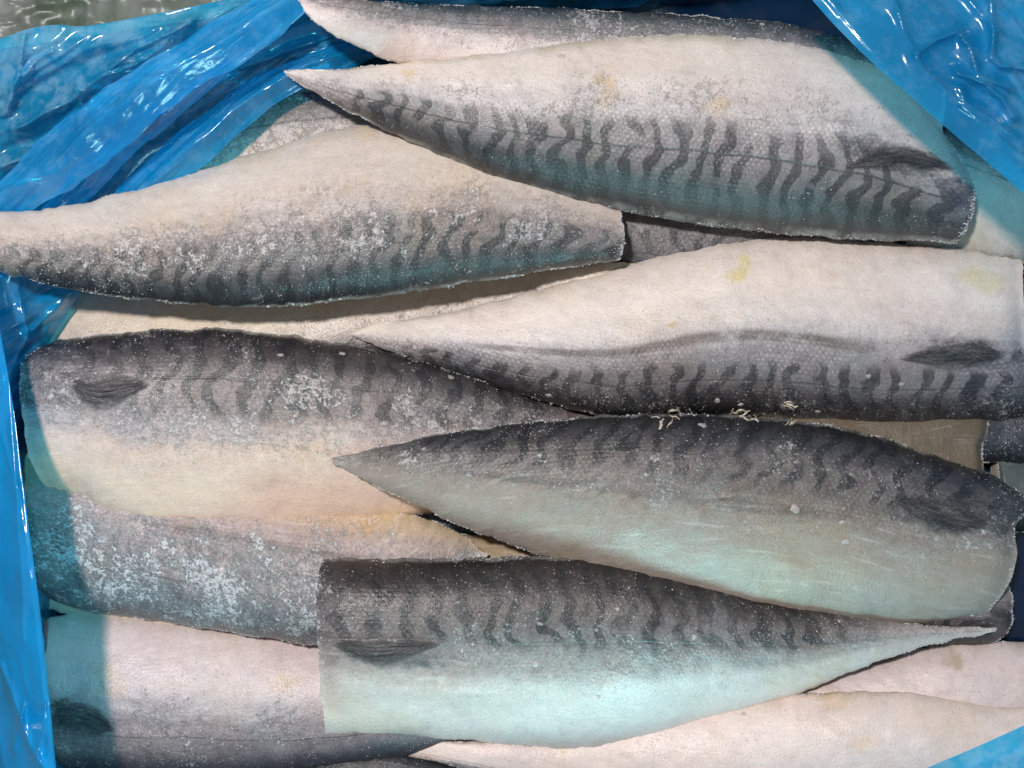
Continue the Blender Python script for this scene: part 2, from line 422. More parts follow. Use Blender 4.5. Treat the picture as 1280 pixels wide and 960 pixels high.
def fillet(key, label, D, B, cut=None, **kw):
    p = dict(DEF); p.update(kw)
    rng = np.random.default_rng(p['seed'] * 101 + 7)
    De, Be = spline(D, NU), spline(B, NU)
    u = np.linspace(0, 1, NU)
    # ragged frozen outline
    jit = []
    for E, sg in ((De, -1), (Be, 1)):
        s_ = p['seed'] * 13 + (5 if sg > 0 else 0)
        L = np.r_[0, np.cumsum(np.linalg.norm(np.diff(E, axis=0), axis=1))]
        nrm = (Be - De); nrm = nrm / (np.linalg.norm(nrm, axis=1)[:, None] + 1e-6)
        jit.append(sg * nrm * ((fbm(L / 22, L * 0 + s_, s_, 3) - 0.5) * 5.5 + (vnoise(L / 5, L * 0, s_ + 3) - 0.5) * 1.3)[:, None])
    t = np.linspace(0, 1, NV)
    v = 0.35 * t + 0.65 * (0.5 - 0.5 * np.cos(np.pi * t))
    px = De[:, None, 0] * (1 - v) + Be[:, None, 0] * v
    py = De[:, None, 1] * (1 - v) + Be[:, None, 1] * v
    wD, wB = (1 - v) ** 9, v ** 9
    px = px + jit[0][:, None, 0] * wD + jit[1][:, None, 0] * wB
    py = py + jit[0][:, None, 1] * wD + jit[1][:, None, 1] * wB
    # the cut head end: push the last rows along the body axis
    if cut is not None:
        cs = spline(cut, NV)                      # runs from dorsal to belly
        cx = np.interp(v, np.linspace(0, 1, NV), cs[:, 0]); cy = np.interp(v, np.linspace(0, 1, NV), cs[:, 1])
        cx = cx + (fbm(v * 9, v * 0, p['seed'] + 70, 3) - 0.5) * 5
        w = smooth(0.90, 1.0, u)[:, None]
        px = px + w * (cx - px[-1])[None]; py = py + w * (cy - py[-1])[None]
    width = np.linalg.norm(Be - De, axis=1) * S
    Lx = np.r_[0, np.cumsum(np.linalg.norm(np.diff((De + Be) / 2, axis=0), axis=1))]
    Th = np.minimum(p['T'] * width, p['Tmax'])
    Th = np.convolve(np.pad(Th, 10, mode='edge'), np.ones(21) / 21, 'valid')
    Th = Th * (0.25 + 0.75 * smooth(0, 0.10, u))
    Th = Th * (1 - p['head_drop'] * smooth(0.955, 1.0, u) ** 2)
    pk = 0.40
    tt = np.where(v < pk, (pk - v) / pk, (v - pk) / (1 - pk))
    prof = np.where(v < pk, (1 - tt ** 2.3) ** 0.62, (1 - tt ** 2.1) ** 0.72)
    wid_px = np.linalg.norm(Be - De, axis=1)
    h = Th[:, None] * prof[None]
    fx, fy = Lx[:, None] + 0 * px, wid_px[:, None] * v[None]
    inner = smooth(0, 0.08, v) * smooth(1, 0.92, v)
    h = h + (fbm(fx / 46, fy / 40, p['seed'] + 31, 3) - 0.5) * 0.0019 * inner + (fbm(fx / 11, fy / 10, p['seed'] + 57, 3) - 0.5) * 0.00035
    edge = 0.0036 * (0.5 + 0.5 * smooth(0, 0.15, u))[:, None]
    # rest it on what lies below: the lowest tilted plane that clears it
    hc = np.convolve
    cxm, cym = px.mean(), py.mean()
    ax = np.array([De[-1, 0] + Be[-1, 0] - De[0, 0] - Be[0, 0], De[-1, 1] + Be[-1, 1] - De[0, 1] - Be[0, 1]]); ax /= np.linalg.norm(ax)
    su = ((px - cxm) * ax[0] + (py - cym) * ax[1]) / 400.0
    sv = (-(px - cxm) * ax[1] + (py - cym) * ax[0]) / 110.0
    low = HM[hm_idx(px, py)]
    m = (slice(4, None, 5), slice(6, -6, 4))
    if p['fixed'] is not None:
        a, b, c = p['fixed']
    else:
        best = None
        for b in np.linspace(-p['slope'][0], p['slope'][0], 17):
            for c in np.linspace(-p['slope'][1], p['slope'][1], 9):
                r = low[m] - b * su[m] - c * sv[m]
                a = np.quantile(r, 0.94) - p['tol']
                score = a + 0.25 * np.quantile(r, 0.999) + 0.02 * abs(b)
                if best is None or score < best[0]: best = (score, a, b, c)
        _, a, b, c = best
    z0 = a + p['lift'] + b * su + c * sv
    z0 = np.maximum(z0, -0.003)
    # the thin tail bends up over what it crosses
    need = np.clip(np.quantile(low[:, 8:-8] - z0[:, 8:-8], 0.80, axis=1), 0, 0.03)
    if p['fixed'] is None:
        mx = np.array([need[max(0, i - 14):i + 15].max() for i in range(NU)])
        mx = np.convolve(np.pad(mx, 30, mode='edge'), np.hanning(61) / np.hanning(61).sum(), 'valid')
        z0 = z0 + (mx * smooth(0.55, 0.25, u))[:, None] if p['bend'] else z0
    top = z0 + edge + h
    W = P(px, py, z0 + edge + 0.45 * h); W[..., 2] = top
    hm_add(W)
    cen = W[:, NV // 2].mean(0); cen[2] = z0.min()
    root = thing('mackerel_fillet', label, 'fish fillet', cen, GROUP)
    # ---- skin, wrapped a little round the rim
    inset = 0.985
    mid = W[:, NV // 2][:, None]
    r0 = mid + (W[:, :1] - mid) * inset; r0[..., 2] = (z0 + edge * 0.35)[:, :1]
    r1 = mid + (W[:, -1:] - mid) * inset; r1[..., 2] = (z0 + edge * 0.35)[:, -1:]
    G = np.concatenate([r0, W, r1], 1)
    vv = np.r_[0, v, 1]
    uvA = np.stack([np.repeat(u[:, None], NV + 2, 1), np.repeat(vv[None], NU, 0)], -1)
    yy = wid_px[:, None] * vv[None]
    uvB = np.stack([np.repeat(Lx[:, None], NV + 2, 1) / 100, yy / 100], -1)
    nv = NV + 2
    p['seed_'] = p['seed']
    mesh_obj('skin', G.reshape(-1, 3), grid_faces(NU, nv), skin_material(p), root, {'fish': uvA, 'flat': uvB})
    # ---- flesh: walls under the skin edge and the flat cut side below
    st = slice(0, None, 3)
    A0, A1 = G[st, 0].copy(), G[st, -1].copy()
    m0 = (A0 + A1) / 2
    b0, b1 = m0 + (A0 - m0) * 0.97, m0 + (A1 - m0) * 0.97
    b0[:, 2] = z0[st, 0]; b1[:, 2] = z0[st, -1]
    mid_ = (b0 + b1) / 2
    F = np.stack([A0, b0, mid_, b1, A1], 1)
    mesh_obj('flesh', F.reshape(-1, 3), grid_faces(F.shape[0], 5), M_FLESH, root)
    # ---- cut face at the head end
    top_e = W[-1, ::2]; bot_e = top_e.copy(); bot_e[:, 2] = z0[-1, ::2]
    inw = (W[-4, ::2] - W[-1, ::2]); inw[:, 2] = 0
    bot_e = bot_e + inw * 0.6
    m_e = (top_e + bot_e) / 2 - inw * 0.15
    K = np.stack([top_e, m_e, bot_e], 1)
    mesh_obj('cut_face', K.reshape(-1, 3), grid_faces(K.shape[0], 3), M_FLESH, root)
    # ---- frost grains
    def at(uu, vq):
        i = np.clip(uu * (NU - 1), 0, NU - 1.001); i0 = i.astype(int); fi = (i - i0)[:, None]
        j = np.interp(vq, v, np.arange(NV)); j = np.clip(j, 0, NV - 1.001); j0 = j.astype(int); fj = (j - j0)[:, None]
        return ((W[i0, j0] * (1 - fi) + W[i0 + 1, j0] * fi) * (1 - fj) + (W[i0, j0 + 1] * (1 - fi) + W[i0 + 1, j0 + 1] * fi) * fj)
    n = int(p['grains'] * 4)
    uu, vq = rng.uniform(0.005, 0.995, n), rng.uniform(0.0, 1.0, n)
    lx, ly = np.interp(uu, u, Lx), np.interp(uu, u, wid_px) * vq
    dens = smooth(0.42, 0.66, fbm(lx / 60, ly / 45, p['seed'] + 91, 3) * 0.6 + fbm(lx / 13, ly / 12, p['seed'] + 95, 2) * 0.4)
    zone = np.exp(-((vq / p['vb'] * 0.5 - p['fv']) / p['fw']) ** 2)
    keep = rng.uniform(0, 1, n) < dens * (0.04 + 0.96 * zone)
    uu, vq = uu[keep][:p['grains']], vq[keep][:p['grains']]
    size = 0.00009 + 0.00026 * rng.uniform(0, 1, len(uu)) ** 3.0
    k = p['rimgrain'] * 3
    rimu = rng.uniform(0, 1, k * 4)
    rimu = rimu[rng.uniform(0, 1, k * 4) < smooth(0.40, 0.70, fbm(rimu * 26, rimu * 0, p['seed'] + 12, 3))][:k]
    k = len(rimu)
    uu = np.r_[uu, rimu]
    vq = np.r_[vq, np.where(rng.uniform(0, 1, k) < 0.5, np.abs(rng.normal(0, 0.006, k)), 1 - np.abs(rng.normal(0, 0.006, k)))]
    kc = k // 4
    uu = np.r_[uu, 1 - np.abs(rng.normal(0, 0.003, kc))]; vq = np.r_[vq, rng.uniform(0, 1, kc)]
    size = np.r_[size, 0.00016 + 0.0004 * rng.uniform(0, 1, k + kc) ** 2.5]
    pos = at(np.clip(uu, 0, 1), np.clip(vq, 0, 1))
    OV, OF = octa(len(uu), rng)
    OV = OV * size[:, None, None] * np.array([1.25, 1.0, 0.6]) + pos[:, None]
    fo = mesh_obj('frost', OV.reshape(-1, 3), OF, M_FROST, root, shade=False)
    fo['kind'] = 'stuff'
    # ---- single larger flakes
    for q in range(p['flakes']):
        fu, fv_ = rng.uniform(0.15, 0.92), np.clip(rng.normal(p['fv'] * 2 * p['vb'], 0.16), 0.06, 0.9)
        flake(root, at, fu, fv_, rng.uniform(0.0008, 0.0021), rng)
    FISH[key] = dict(root=root, at=at, W=W, p=p, u=u, v=v, px=px, py=py)
    return root

def flake(root, at, fu, fv_, r, rng, mat=None):
    n = 9
    a = np.linspace(0, 2 * np.pi, n, endpoint=False)
    rr = r * rng.uniform(0.55, 1.25, n)
    c = at(np.array([fu]), np.array([fv_]))[0]
    # tangent frame from neighbouring points
    du = at(np.array([min(fu + 0.006, 0.999)]), np.array([fv_]))[0] - c
    dv = at(np.array([fu]), np.array([min(fv_ + 0.02, 0.999)]))[0] - c
    du = du / (np.linalg.norm(du) + 1e-9); nn = np.cross(du, dv); nn = nn / (np.linalg.norm(nn) + 1e-9)
    if nn[2] < 0: nn = -nn
    dv = np.cross(nn, du)
    ring = lambda sc, hh: c + (np.cos(a) * rr * sc)[:, None] * du + (np.sin(a) * rr * 0.8 * sc)[:, None] * dv + hh * nn
    v = np.vstack([ring(1, -0.0002), ring(0.96, 0.00022), ring(0.55, 0.00042), [c + nn * 0.0004]])
    f = [(i, (i + 1) % n, n + (i + 1) % n, n + i) for i in range(n)] + [(n + i, n + (i + 1) % n, 2 * n + (i + 1) % n, 2 * n + i) for i in range(n)]
    f += [(2 * n + i, 2 * n + (i + 1) % n, 3 * n, 3 * n) for i in range(n)]
    tri = []
    for q in f:
        tri.append(q[:3])
        if q[3] != q[2]: tri.append((q[0], q[2], q[3]))
    return mesh_obj('ice_flake', v, np.array(tri), mat or M_FLAKE, root, shade=True)

def on_fish(key, px, py):
    """height of one fillet's skin under photo pixels"""
    W = FISH[key]['W']
    qx, qy = project(W)
    out = []
    for x, y in zip(np.ravel(px), np.ravel(py)):
        d = (qx - x) ** 2 + (qy - y) ** 2
        i = np.argsort(d.ravel())[:4]
        w = 1 / (d.ravel()[i] + 0.5)
        out.append((W[..., 2].ravel()[i] * w).sum() / w.sum())
    return np.array(out).reshape(np.shape(px))

def fin(key, topl, botl, thick=0.0009):
    """pectoral fin: base -> tip along two outlines, ridged rays, lying on the skin"""
    n, m = 36, 25
    A, Bp = spline(topl, n), spline(botl, n)
    t = np.linspace(0, 1, m)
    px = A[:, None, 0] * (1 - t) + Bp[:, None, 0] * t
    py = A[:, None, 1] * (1 - t) + Bp[:, None, 1] * t
    z = on_fish(key, px, py)
    uu = np.linspace(0, 1, n)[:, None] + 0 * t
    lift = thick * (1 + 0.5 * np.sin(t * 2 * np.pi * 7))[None] * smooth(0, 0.12, t)[None] * smooth(1, 0.90, t)[None] + 0.0002
    lift = lift * (0.35 + 0.65 * smooth(1.0, 0.8, uu))
    W = P(px, py, z + lift)
    o = mesh_obj('pectoral_fin', W.reshape(-1, 3), grid_faces(n, m), M_FIN, FISH[key]['root'],
                 {'fish': np.stack([uu, np.repeat(t[None], n, 0)], -1)})
    return o

def strand(key, pts, r=0.0005, name='frozen_strand'):
    c = spline(pts, 26)
    z = on_fish(key, c[:, 0], c[:, 1]) + r * 0.9
    W = P(c[:, 0], c[:, 1], z)
    n = len(W); a = np.linspace(0, 2 * np.pi, 7, endpoint=False)
    tan = np.gradient(W, axis=0); tan /= np.linalg.norm(tan, axis=1)[:, None]
    up = np.array([0, 0, 1.0]); sd = np.cross(tan, up); sd /= np.linalg.norm(sd, axis=1)[:, None]
    rng = np.random.default_rng(int(pts[0][0]))
    rad = r * (0.35 + 1.4 * vnoise(np.arange(n) / 1.6, np.zeros(n), int(pts[0][0]))) * (0.4 + 0.6 * np.sin(np.linspace(0.15, np.pi - 0.15, n)))
    V = W[:, None] + rad[:, None, None] * (np.cos(a)[None, :, None] * sd[:, None] * 1.3 + np.sin(a)[None, :, None] * up)
    V = np.concatenate([V, V[:, :1]], 1)
    return mesh_obj(name, V.reshape(-1, 3), grid_faces(n, 8), M_FAT, FISH[key]['root'])

# ------------------------------------------------------------------ the setting and the carton
def ground():
    g = NT('worn_wet_floor')
    co = g.n('ShaderNodeTexCoord').outputs['Object']
    n = g.noise(co, 14, 5, 0.65); n2 = g.noise(co, 70, 4, 0.6)
    col = g.ramp(n, [(0.3, (0.025, 0.05, 0.045)), (0.5, (0.04, 0.075, 0.04)), (0.7, (0.08, 0.09, 0.06))])
    col = g.mix(g.step(n2, 0.45, 0.75), col, (0.09, 0.11, 0.095))
    bump = g.n('ShaderNodeBump', {'Height': n2, 'Strength': 0.6, 'Distance': 0.003}).outputs[0]
    m = g.end(g.bsdf(Base_Color=col, Roughness=0.85, Normal=bump).outputs[0])
    s = 3.0
    o = mesh_obj('floor', [(-s, -s, -0.014), (s, -s, -0.014), (s, s, -0.014), (-s, s, -0.014)], np.array([(0, 1, 2, 3)]), m)
    o['kind'] = 'structure'
ground()

RIM = 0.050
E1, E2 = np.array([0.989, -0.148]), np.array([0.13, 0.9915])
TL = np.array([-108.0, 72.0])
LW, LH = 1610.0, 1172.0
k_ = (CAM_Z - RIM) / REF * S
def cpt(a, b):                     # carton plan position, in rim pixels -> world xy
    q = TL + E1 * a + E2 * b
    return np.array([(q[0] - 640) * k_, (480 - q[1]) * k_])

def carton():
    g = NT('corrugated_board')
    co = g.n('ShaderNodeTexCoord').outputs['Object']
    n = g.noise(co, 60, 4)
    col = g.ramp(n, [(0.3, (0.30, 0.20, 0.12)), (0.7, (0.40, 0.28, 0.17))])
    m = g.end(g.bsdf(Base_Color=col, Roughness=0.8).outputs[0])
    c = cpt(LW / 2, LH / 2)
    root = thing('carton', 'open brown cardboard carton lined with blue film and filled with frozen fish', 'box', (c[0], c[1], -0.012))
    def slab(name, a0, b0, a1, b1, z0, z1):
        q = [cpt(a0, b0), cpt(a1, b0), cpt(a1, b1), cpt(a0, b1)]
        v = [(*x, z0) for x in q] + [(*x, z1) for x in q]
        f = [(0, 1, 2, 3), (4, 7, 6, 5), (0, 4, 5, 1), (1, 5, 6, 2), (2, 6, 7, 3), (3, 7, 4, 0)]
        o = mesh_obj(name, v, np.array(f), m, root, shade=False)
    w = 13
    slab('base', -w, -w, LW + w, LH + w, -0.012, -0.008)
    slab('wall_panel', -w, -w, LW + w, -1, -0.008, RIM - 0.006)
    slab('wall_panel', -w, LH + 1, LW + w, LH + w, -0.008, RIM - 0.006)
    slab('wall_panel', -w, -1, -1, LH + 1, -0.008, RIM - 0.006)
    slab('wall_panel', LW + 1, -1, LW + w, LH + 1, -0.008, RIM - 0.006)
carton()

cl = cpt(LW / 2, LH / 2)
LINER = thing('plastic_liner', 'crumpled shiny blue plastic liner folded round the edges of the fish', 'plastic bag', (cl[0], cl[1], -0.006))

def seg_dist(px, py, pts):
    d = np.full(np.shape(px), 1e9)
    for (ax, ay), (bx, by) in zip(pts[:-1], pts[1:]):
        t = np.clip(((px - ax) * (bx - ax) + (py - ay) * (by - ay)) / ((bx - ax) ** 2 + (by - ay) ** 2 + 1e-9), 0, 1)
        d = np.minimum(d, np.hypot(px - ax - t * (bx - ax), py - ay - t * (by - ay)))
    return d

def film(name, A, Bb, mat, creases=(), crumple=0.0012, seed=3, nu=150, nv=70, drape=None, add=True, dirn=(1.0, -0.6), label=None):
    """sheet between two edge curves given as (px, py, z); creases: (points, height, width)"""
    a, b = spline(A, nu), spline(Bb, nu)
    t = np.linspace(0, 1, nv)[None, :, None]
    Q = a[:, None] * (1 - t) + b[:, None] * t
    px, py, z = Q[..., 0], Q[..., 1], Q[..., 2]
    t2 = t[..., 0]
    fall = smooth(0, 0.12, t2) * smooth(1.0, 0.9, t2) * 0.8 + 0.2
    # long folds along one direction, with finer ridged wrinkles between them
    dn = np.array(dirn) / np.hypot(*dirn)
    al, ac = px * dn[0] + py * dn[1], -px * dn[1] + py * dn[0]
    ac = ac + (fbm(px / 120, py / 120, seed + 2, 2) - 0.5) * 60
    r = 1 - np.abs(2 * fbm(al / 260, ac / 44, seed, 3) - 1)
    r2 = 1 - np.abs(2 * fbm(al / 70, ac / 26, seed + 9, 2) - 1)
    pl = smooth(0.4, 0.6, fbm(px / 90, py / 90, seed + 4, 2))
    dz = crumple * (2.6 * r ** 3 + 0.5 * r2 ** 4 * pl) * fall
    for pts, hh, ww in creases:
        d = seg_dist(px + (vnoise(px / 30, py / 30, seed) - 0.5) * 3, py + (vnoise(px / 30, py / 30, seed + 5) - 0.5) * 3, pts)
        dz = dz + hh * np.exp(-d / ww)
    if drape is not None:
        z = np.maximum(z, drape[hm_idx(px, py)] + 0.001)
    z = z + dz
    W = P(px, py, z)
    if add: hm_add(W)
    o = mesh_obj(name, W.reshape(-1, 3), grid_faces(nu, nv), mat, LINER)
    if label: o['label'] = label
    return o

def roll(name, path, mat, seed=1, label=None, flat=0.6, n=150):
    """a rolled pleat of film: (px, py, z, half width in px) along its length"""
    c = spline(path, n)
    W = P(c[:, 0], c[:, 1], c[:, 2])
    tan = np.gradient(W, axis=0); tan /= np.linalg.norm(tan, axis=1)[:, None]
    up = np.array([0, 0, 1.0]); sd = np.cross(tan, up); sd /= np.linalg.norm(sd, axis=1)[:, None]
    m = 40
    x = np.linspace(-1.7, 1.7, m)
    i = np.arange(n)
    rad = c[:, 3] * S * (0.8 + 0.45 * fbm(i / 14.0, i * 0.0, seed, 3))
    sk = (fbm(i / 22.0, i * 0.0 + 5, seed + 1, 2) - 0.5)[:, None] * 1.2 + 0.15
    xx = x[None] - sk
    prof = 1.5 * np.exp(-np.abs(xx) ** 1.5 / 0.55) - 0.55 * np.abs(x[None]) ** 1.3
    wr = 1 - np.abs(2 * fbm(i[:, None] / 34.0 + 0 * x, x[None] * 2.6 + i[:, None] * 0.06, seed + 3, 3) - 1)
    prof = prof + 0.30 * wr ** 3
    V = W[:, None] + (rad[:, None] * x[None])[..., None] * sd[:, None] + (rad[:, None] * flat * prof)[..., None] * up
    hm_add(V)
    o = mesh_obj(name, V.reshape(-1, 3), grid_faces(n, m), mat, LINER)
    if label: o['label'] = label
    return o

def liner_walls():
    # floor sheet and the four walls of the bag
    def sheet(name, q0, q1, nu, nv, seed, amp, mat, normal):
        q0, q1 = np.array(q0), np.array(q1)
        s, t = np.linspace(0, 1, nu)[:, None, None], np.linspace(0, 1, nv)[None, :, None]
        W = (q0[0] * (1 - s) + q0[1] * s) * (1 - t) + (q1[0] * (1 - s) + q1[1] * s) * t
        X, Y = W[..., 0] * 40 + W[..., 2] * 30, W[..., 1] * 40 - W[..., 2] * 25
        r = (1 - np.abs(2 * fbm(X, Y, seed, 4) - 1)) ** 2
        W = W + (amp * r)[..., None] * np.array(normal)
        return mesh_obj(name, W.reshape(-1, 3), grid_faces(nu, nv), mat, LINER)
    c = [cpt(4, 4), cpt(LW - 4, 4), cpt(LW - 4, LH - 4), cpt(4, LH - 4)]
    l3 = lambda q, z: (q[0], q[1], z)
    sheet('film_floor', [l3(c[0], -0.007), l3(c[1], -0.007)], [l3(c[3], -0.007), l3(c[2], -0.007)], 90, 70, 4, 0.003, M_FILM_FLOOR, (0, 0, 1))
    cen = cpt(LW / 2, LH / 2)
    for i in range(4):
        a, b = c[i], c[(i + 1) % 4]
        nin = cen - (a + b) / 2; nin /= np.linalg.norm(nin)
        sheet('film_wall', [l3(a, RIM), l3(b, RIM)], [l3(a, -0.006), l3(b, -0.006)], 110, 24, 10 + i, 0.006, M_FILM, (nin[0], nin[1], 0.1))
liner_walls()

# ------------------------------------------------------------------ fish, bottom layer first
fillet('E', 'mostly hidden striped fillet in the gap above the big pale fillet',
       [(1130, 318), (1040, 345), (900, 366), (800, 358), (738, 340)], [(1120, 300), (1000, 262), (880, 235), (800, 226), (760, 226)],
       seed=2, vb=0.62, stripe=0.75, freq=3.6, slant=0.1, belly=(0.3, 0.24, 0.19), side=(0.24, 0.21, 0.21), frost=0.5)
fillet('F4', 'beige fillet with its smooth belly showing below the left striped fillet',
       [(800, 352), (700, 390), (560, 440), (400, 492), (250, 520), (100, 505), (55, 480)],
       [(800, 330), (700, 324), (560, 328), (400, 330), (250, 332), (120, 340), (62, 360)],
       seed=3, vb=0.40, belly=(0.66, 0.55, 0.41), side=(0.5, 0.42, 0.35), frost=0.3, yellow=0.6, grains=700)
fillet('F3', 'grey frosted fillet emerging from under the rolled blue film beside a pale belly',
       [(-60, 335), (40, 262), (150, 190), (250, 132), (340, 100), (450, 92), (600, 130), (720, 170)],
       [(-50, 350), (100, 335), (300, 310), (500, 290), (640, 270), (730, 250)],
       seed=4, vb=0.34, stripe=0.3, dark=(0.12, 0.115, 0.11), belly=(0.55, 0.47, 0.4), side=(0.42, 0.37, 0.34), frost=1.1, fv=0.35, fw=0.6, grains=2600)
fillet('F14', 'small patch of beige belly between the dark backs of two fillets at the right',
       [(900, 640), (1000, 650), (1100, 650), (1214, 640)], [(900, 520), (1000, 490), (1120, 480), (1214, 484)],
       cut=[(1216, 640), (1224, 600), (1221, 560), (1232, 520), (1238, 490)],
       seed=5, vb=0.2, val=0.62, belly=(0.22, 0.165, 0.10), side=(0.2, 0.15, 0.09), frost=0.1, grains=200, flakes=0)  # belly and side colours lowered to hold the shade between the fillets
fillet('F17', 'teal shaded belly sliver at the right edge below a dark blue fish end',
       [(1400, 640), (1340, 664), (1244, 664)], [(1400, 600), (1340, 568), (1244, 562)], seed=6, belly=(0.16, 0.19, 0.19), side=(0.12, 0.13, 0.13), val=0.5, frost=0.2, grains=300, vb=0.2)  # teal shade of the film painted into the belly and side colours
fillet('F16', 'dark blue mottled fish end poking out at the right edge beside a beige patch',
       [(1390, 560), (1350, 576), (1290, 580), (1226, 577)], [(1390, 540), (1350, 510), (1290, 494), (1240, 512)],
       cut=[(1222, 577), (1216, 560), (1224, 540), (1238, 520)],
       seed=7, vb=1.0, dark=(0.03, 0.042, 0.06), side=(0.10, 0.12, 0.15), belly=(0.1, 0.12, 0.15), frost=0.5, stripe=0.4, grains=700)
fillet('F15', 'teal tinted fillet lying under the blue film at the right of the topmost fillet',
       [(1400, 280), (1350, 235), (1290, 205), (1210, 168), (1130, 140)], [(1400, 300), (1350, 318), (1290, 328), (1200, 326), (1130, 318)],
       seed=8, vb=0.24, stripe=0.3, belly=(0.52, 0.52, 0.48), side=(0.36, 0.36, 0.36), frost=0.7, grains=1400)
fillet('F13', 'pink fillet in the bottom right corner with a brown stain beside the pale tail tip',
       [(900, 890), (1000, 925), (1120, 945), (1240, 945), (1340, 930)], [(900, 868), (1000, 848), (1090, 826), (1170, 806), (1240, 801), (1340, 806)],
       seed=9, vb=0.22, belly=(0.66, 0.535, 0.51), side=(0.58, 0.47, 0.45), frost=0.35, yellow=0.5, grains=600,
       spots=[(0.66, 0.86, 0.035, 0.10, (0.45, 0.32, 0.2))])
fillet('S', 'dark grey fish end peeping out below the head end of the brownish fillet',
       [(880, 800), (1000, 806), (1120, 808), (1226, 806)], [(880, 720), (1000, 690), (1120, 682), (1226, 690)],
       cut=[(1234, 806), (1256, 786), (1260, 750), (1252, 715), (1236, 690)],
       seed=10, vb=0.5, belly=(0.4, 0.3, 0.28), side=(0.25, 0.2, 0.2), frost=0.6, grains=500)
fillet('R', 'small beige tail tip between two frosty fillets at the left edge',
       [(44, 748), (90, 730), (160, 715), (280, 705), (370, 705)], [(46, 758), (90, 768), (160, 780), (280, 792), (370, 790)],
       seed=11, vb=0.12, belly=(0.6, 0.5, 0.4), side=(0.5, 0.42, 0.36), frost=0.3, grains=200)
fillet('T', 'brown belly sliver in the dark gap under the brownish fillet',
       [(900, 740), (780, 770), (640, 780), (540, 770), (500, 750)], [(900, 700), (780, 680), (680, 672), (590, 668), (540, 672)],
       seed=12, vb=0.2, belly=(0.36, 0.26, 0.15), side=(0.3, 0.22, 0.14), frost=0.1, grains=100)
fillet('F11', 'dark fillet hump at the bottom edge beside a yellowish tail tip',
       [(230, 1010), (330, 962), (400, 935), (450, 924), (510, 930), (580, 950), (700, 1000)], [(235, 1020), (330, 1040), (450, 1060), (580, 1060), (700, 1020)],
       seed=13, vb=0.9, stripe=0.5, frost=0.7, grains=700, side=(0.2, 0.19, 0.2), Tmax=0.014)
fillet('F12', 'long pale pink belly along the bottom edge under the striped pale fillet',
       [(508, 944), (590, 964), (720, 1000), (900, 1032), (1100, 1030), (1330, 1000)],
       [(514, 926), (620, 926), (720, 915), (860, 886), (1000, 868), (1100, 864), (1180, 872), (1240, 882), (1330, 886)],
       seed=14, vb=0.22, belly=(0.72, 0.585, 0.53), side=(0.64, 0.53, 0.47), frost=0.3, yellow=0.5, grains=900, Tmax=0.02)
fillet('F10', 'pinkish fillet with a grey back at the bottom left corner beside the blue film',
       [(700, 884), (600, 930), (500, 948), (400, 962), (300, 972), (200, 974), (110, 968), (60, 960)],
       [(700, 860), (600, 828), (480, 808), (395, 800), (300, 786), (200, 772), (110, 764), (52, 770)],
       cut=[(68, 962), (60, 920), (54, 860), (48, 800), (50, 772)],
       seed=15, vb=0.44, stripe=0.0, belly=(0.66, 0.545, 0.53), side=(0.40, 0.36, 0.38), dark=(0.09, 0.085, 0.10), frost=0.9, fv=0.42, fw=0.35, yellow=0.5, grains=2600, flakes=3, scale=0.3)
fin('F10', [(60, 866), (90, 866), (120, 880), (142, 908)], [(64, 918), (85, 922), (115, 924), (144, 914)])
fillet('F9', 'blue grey frost covered fillet at the left, half under the pale belly above it',
       [(612, 694), (560, 760), (490, 800), (395, 806), (330, 797), (240, 783), (170, 772), (110, 764), (64, 746)],
       [(604, 690), (575, 668), (530, 648), (450, 630), (330, 600), (200, 572), (110, 556), (56, 556)],
       cut=[(52, 744), (44, 700), (36, 640), (32, 590), (40, 558)],
       seed=16, vb=0.62, stripe=0.30, belly=(0.60, 0.46, 0.28), side=(0.36, 0.30, 0.29), dark=(0.20, 0.235, 0.25), streak=0.5, vl=0.62, frost=1.5, fv=0.26, fw=0.36,
       sat=1.0, val=1.12, yellow=0.9, grains=4200, flakes=5, frostc=(0.60, 0.70, 0.74))

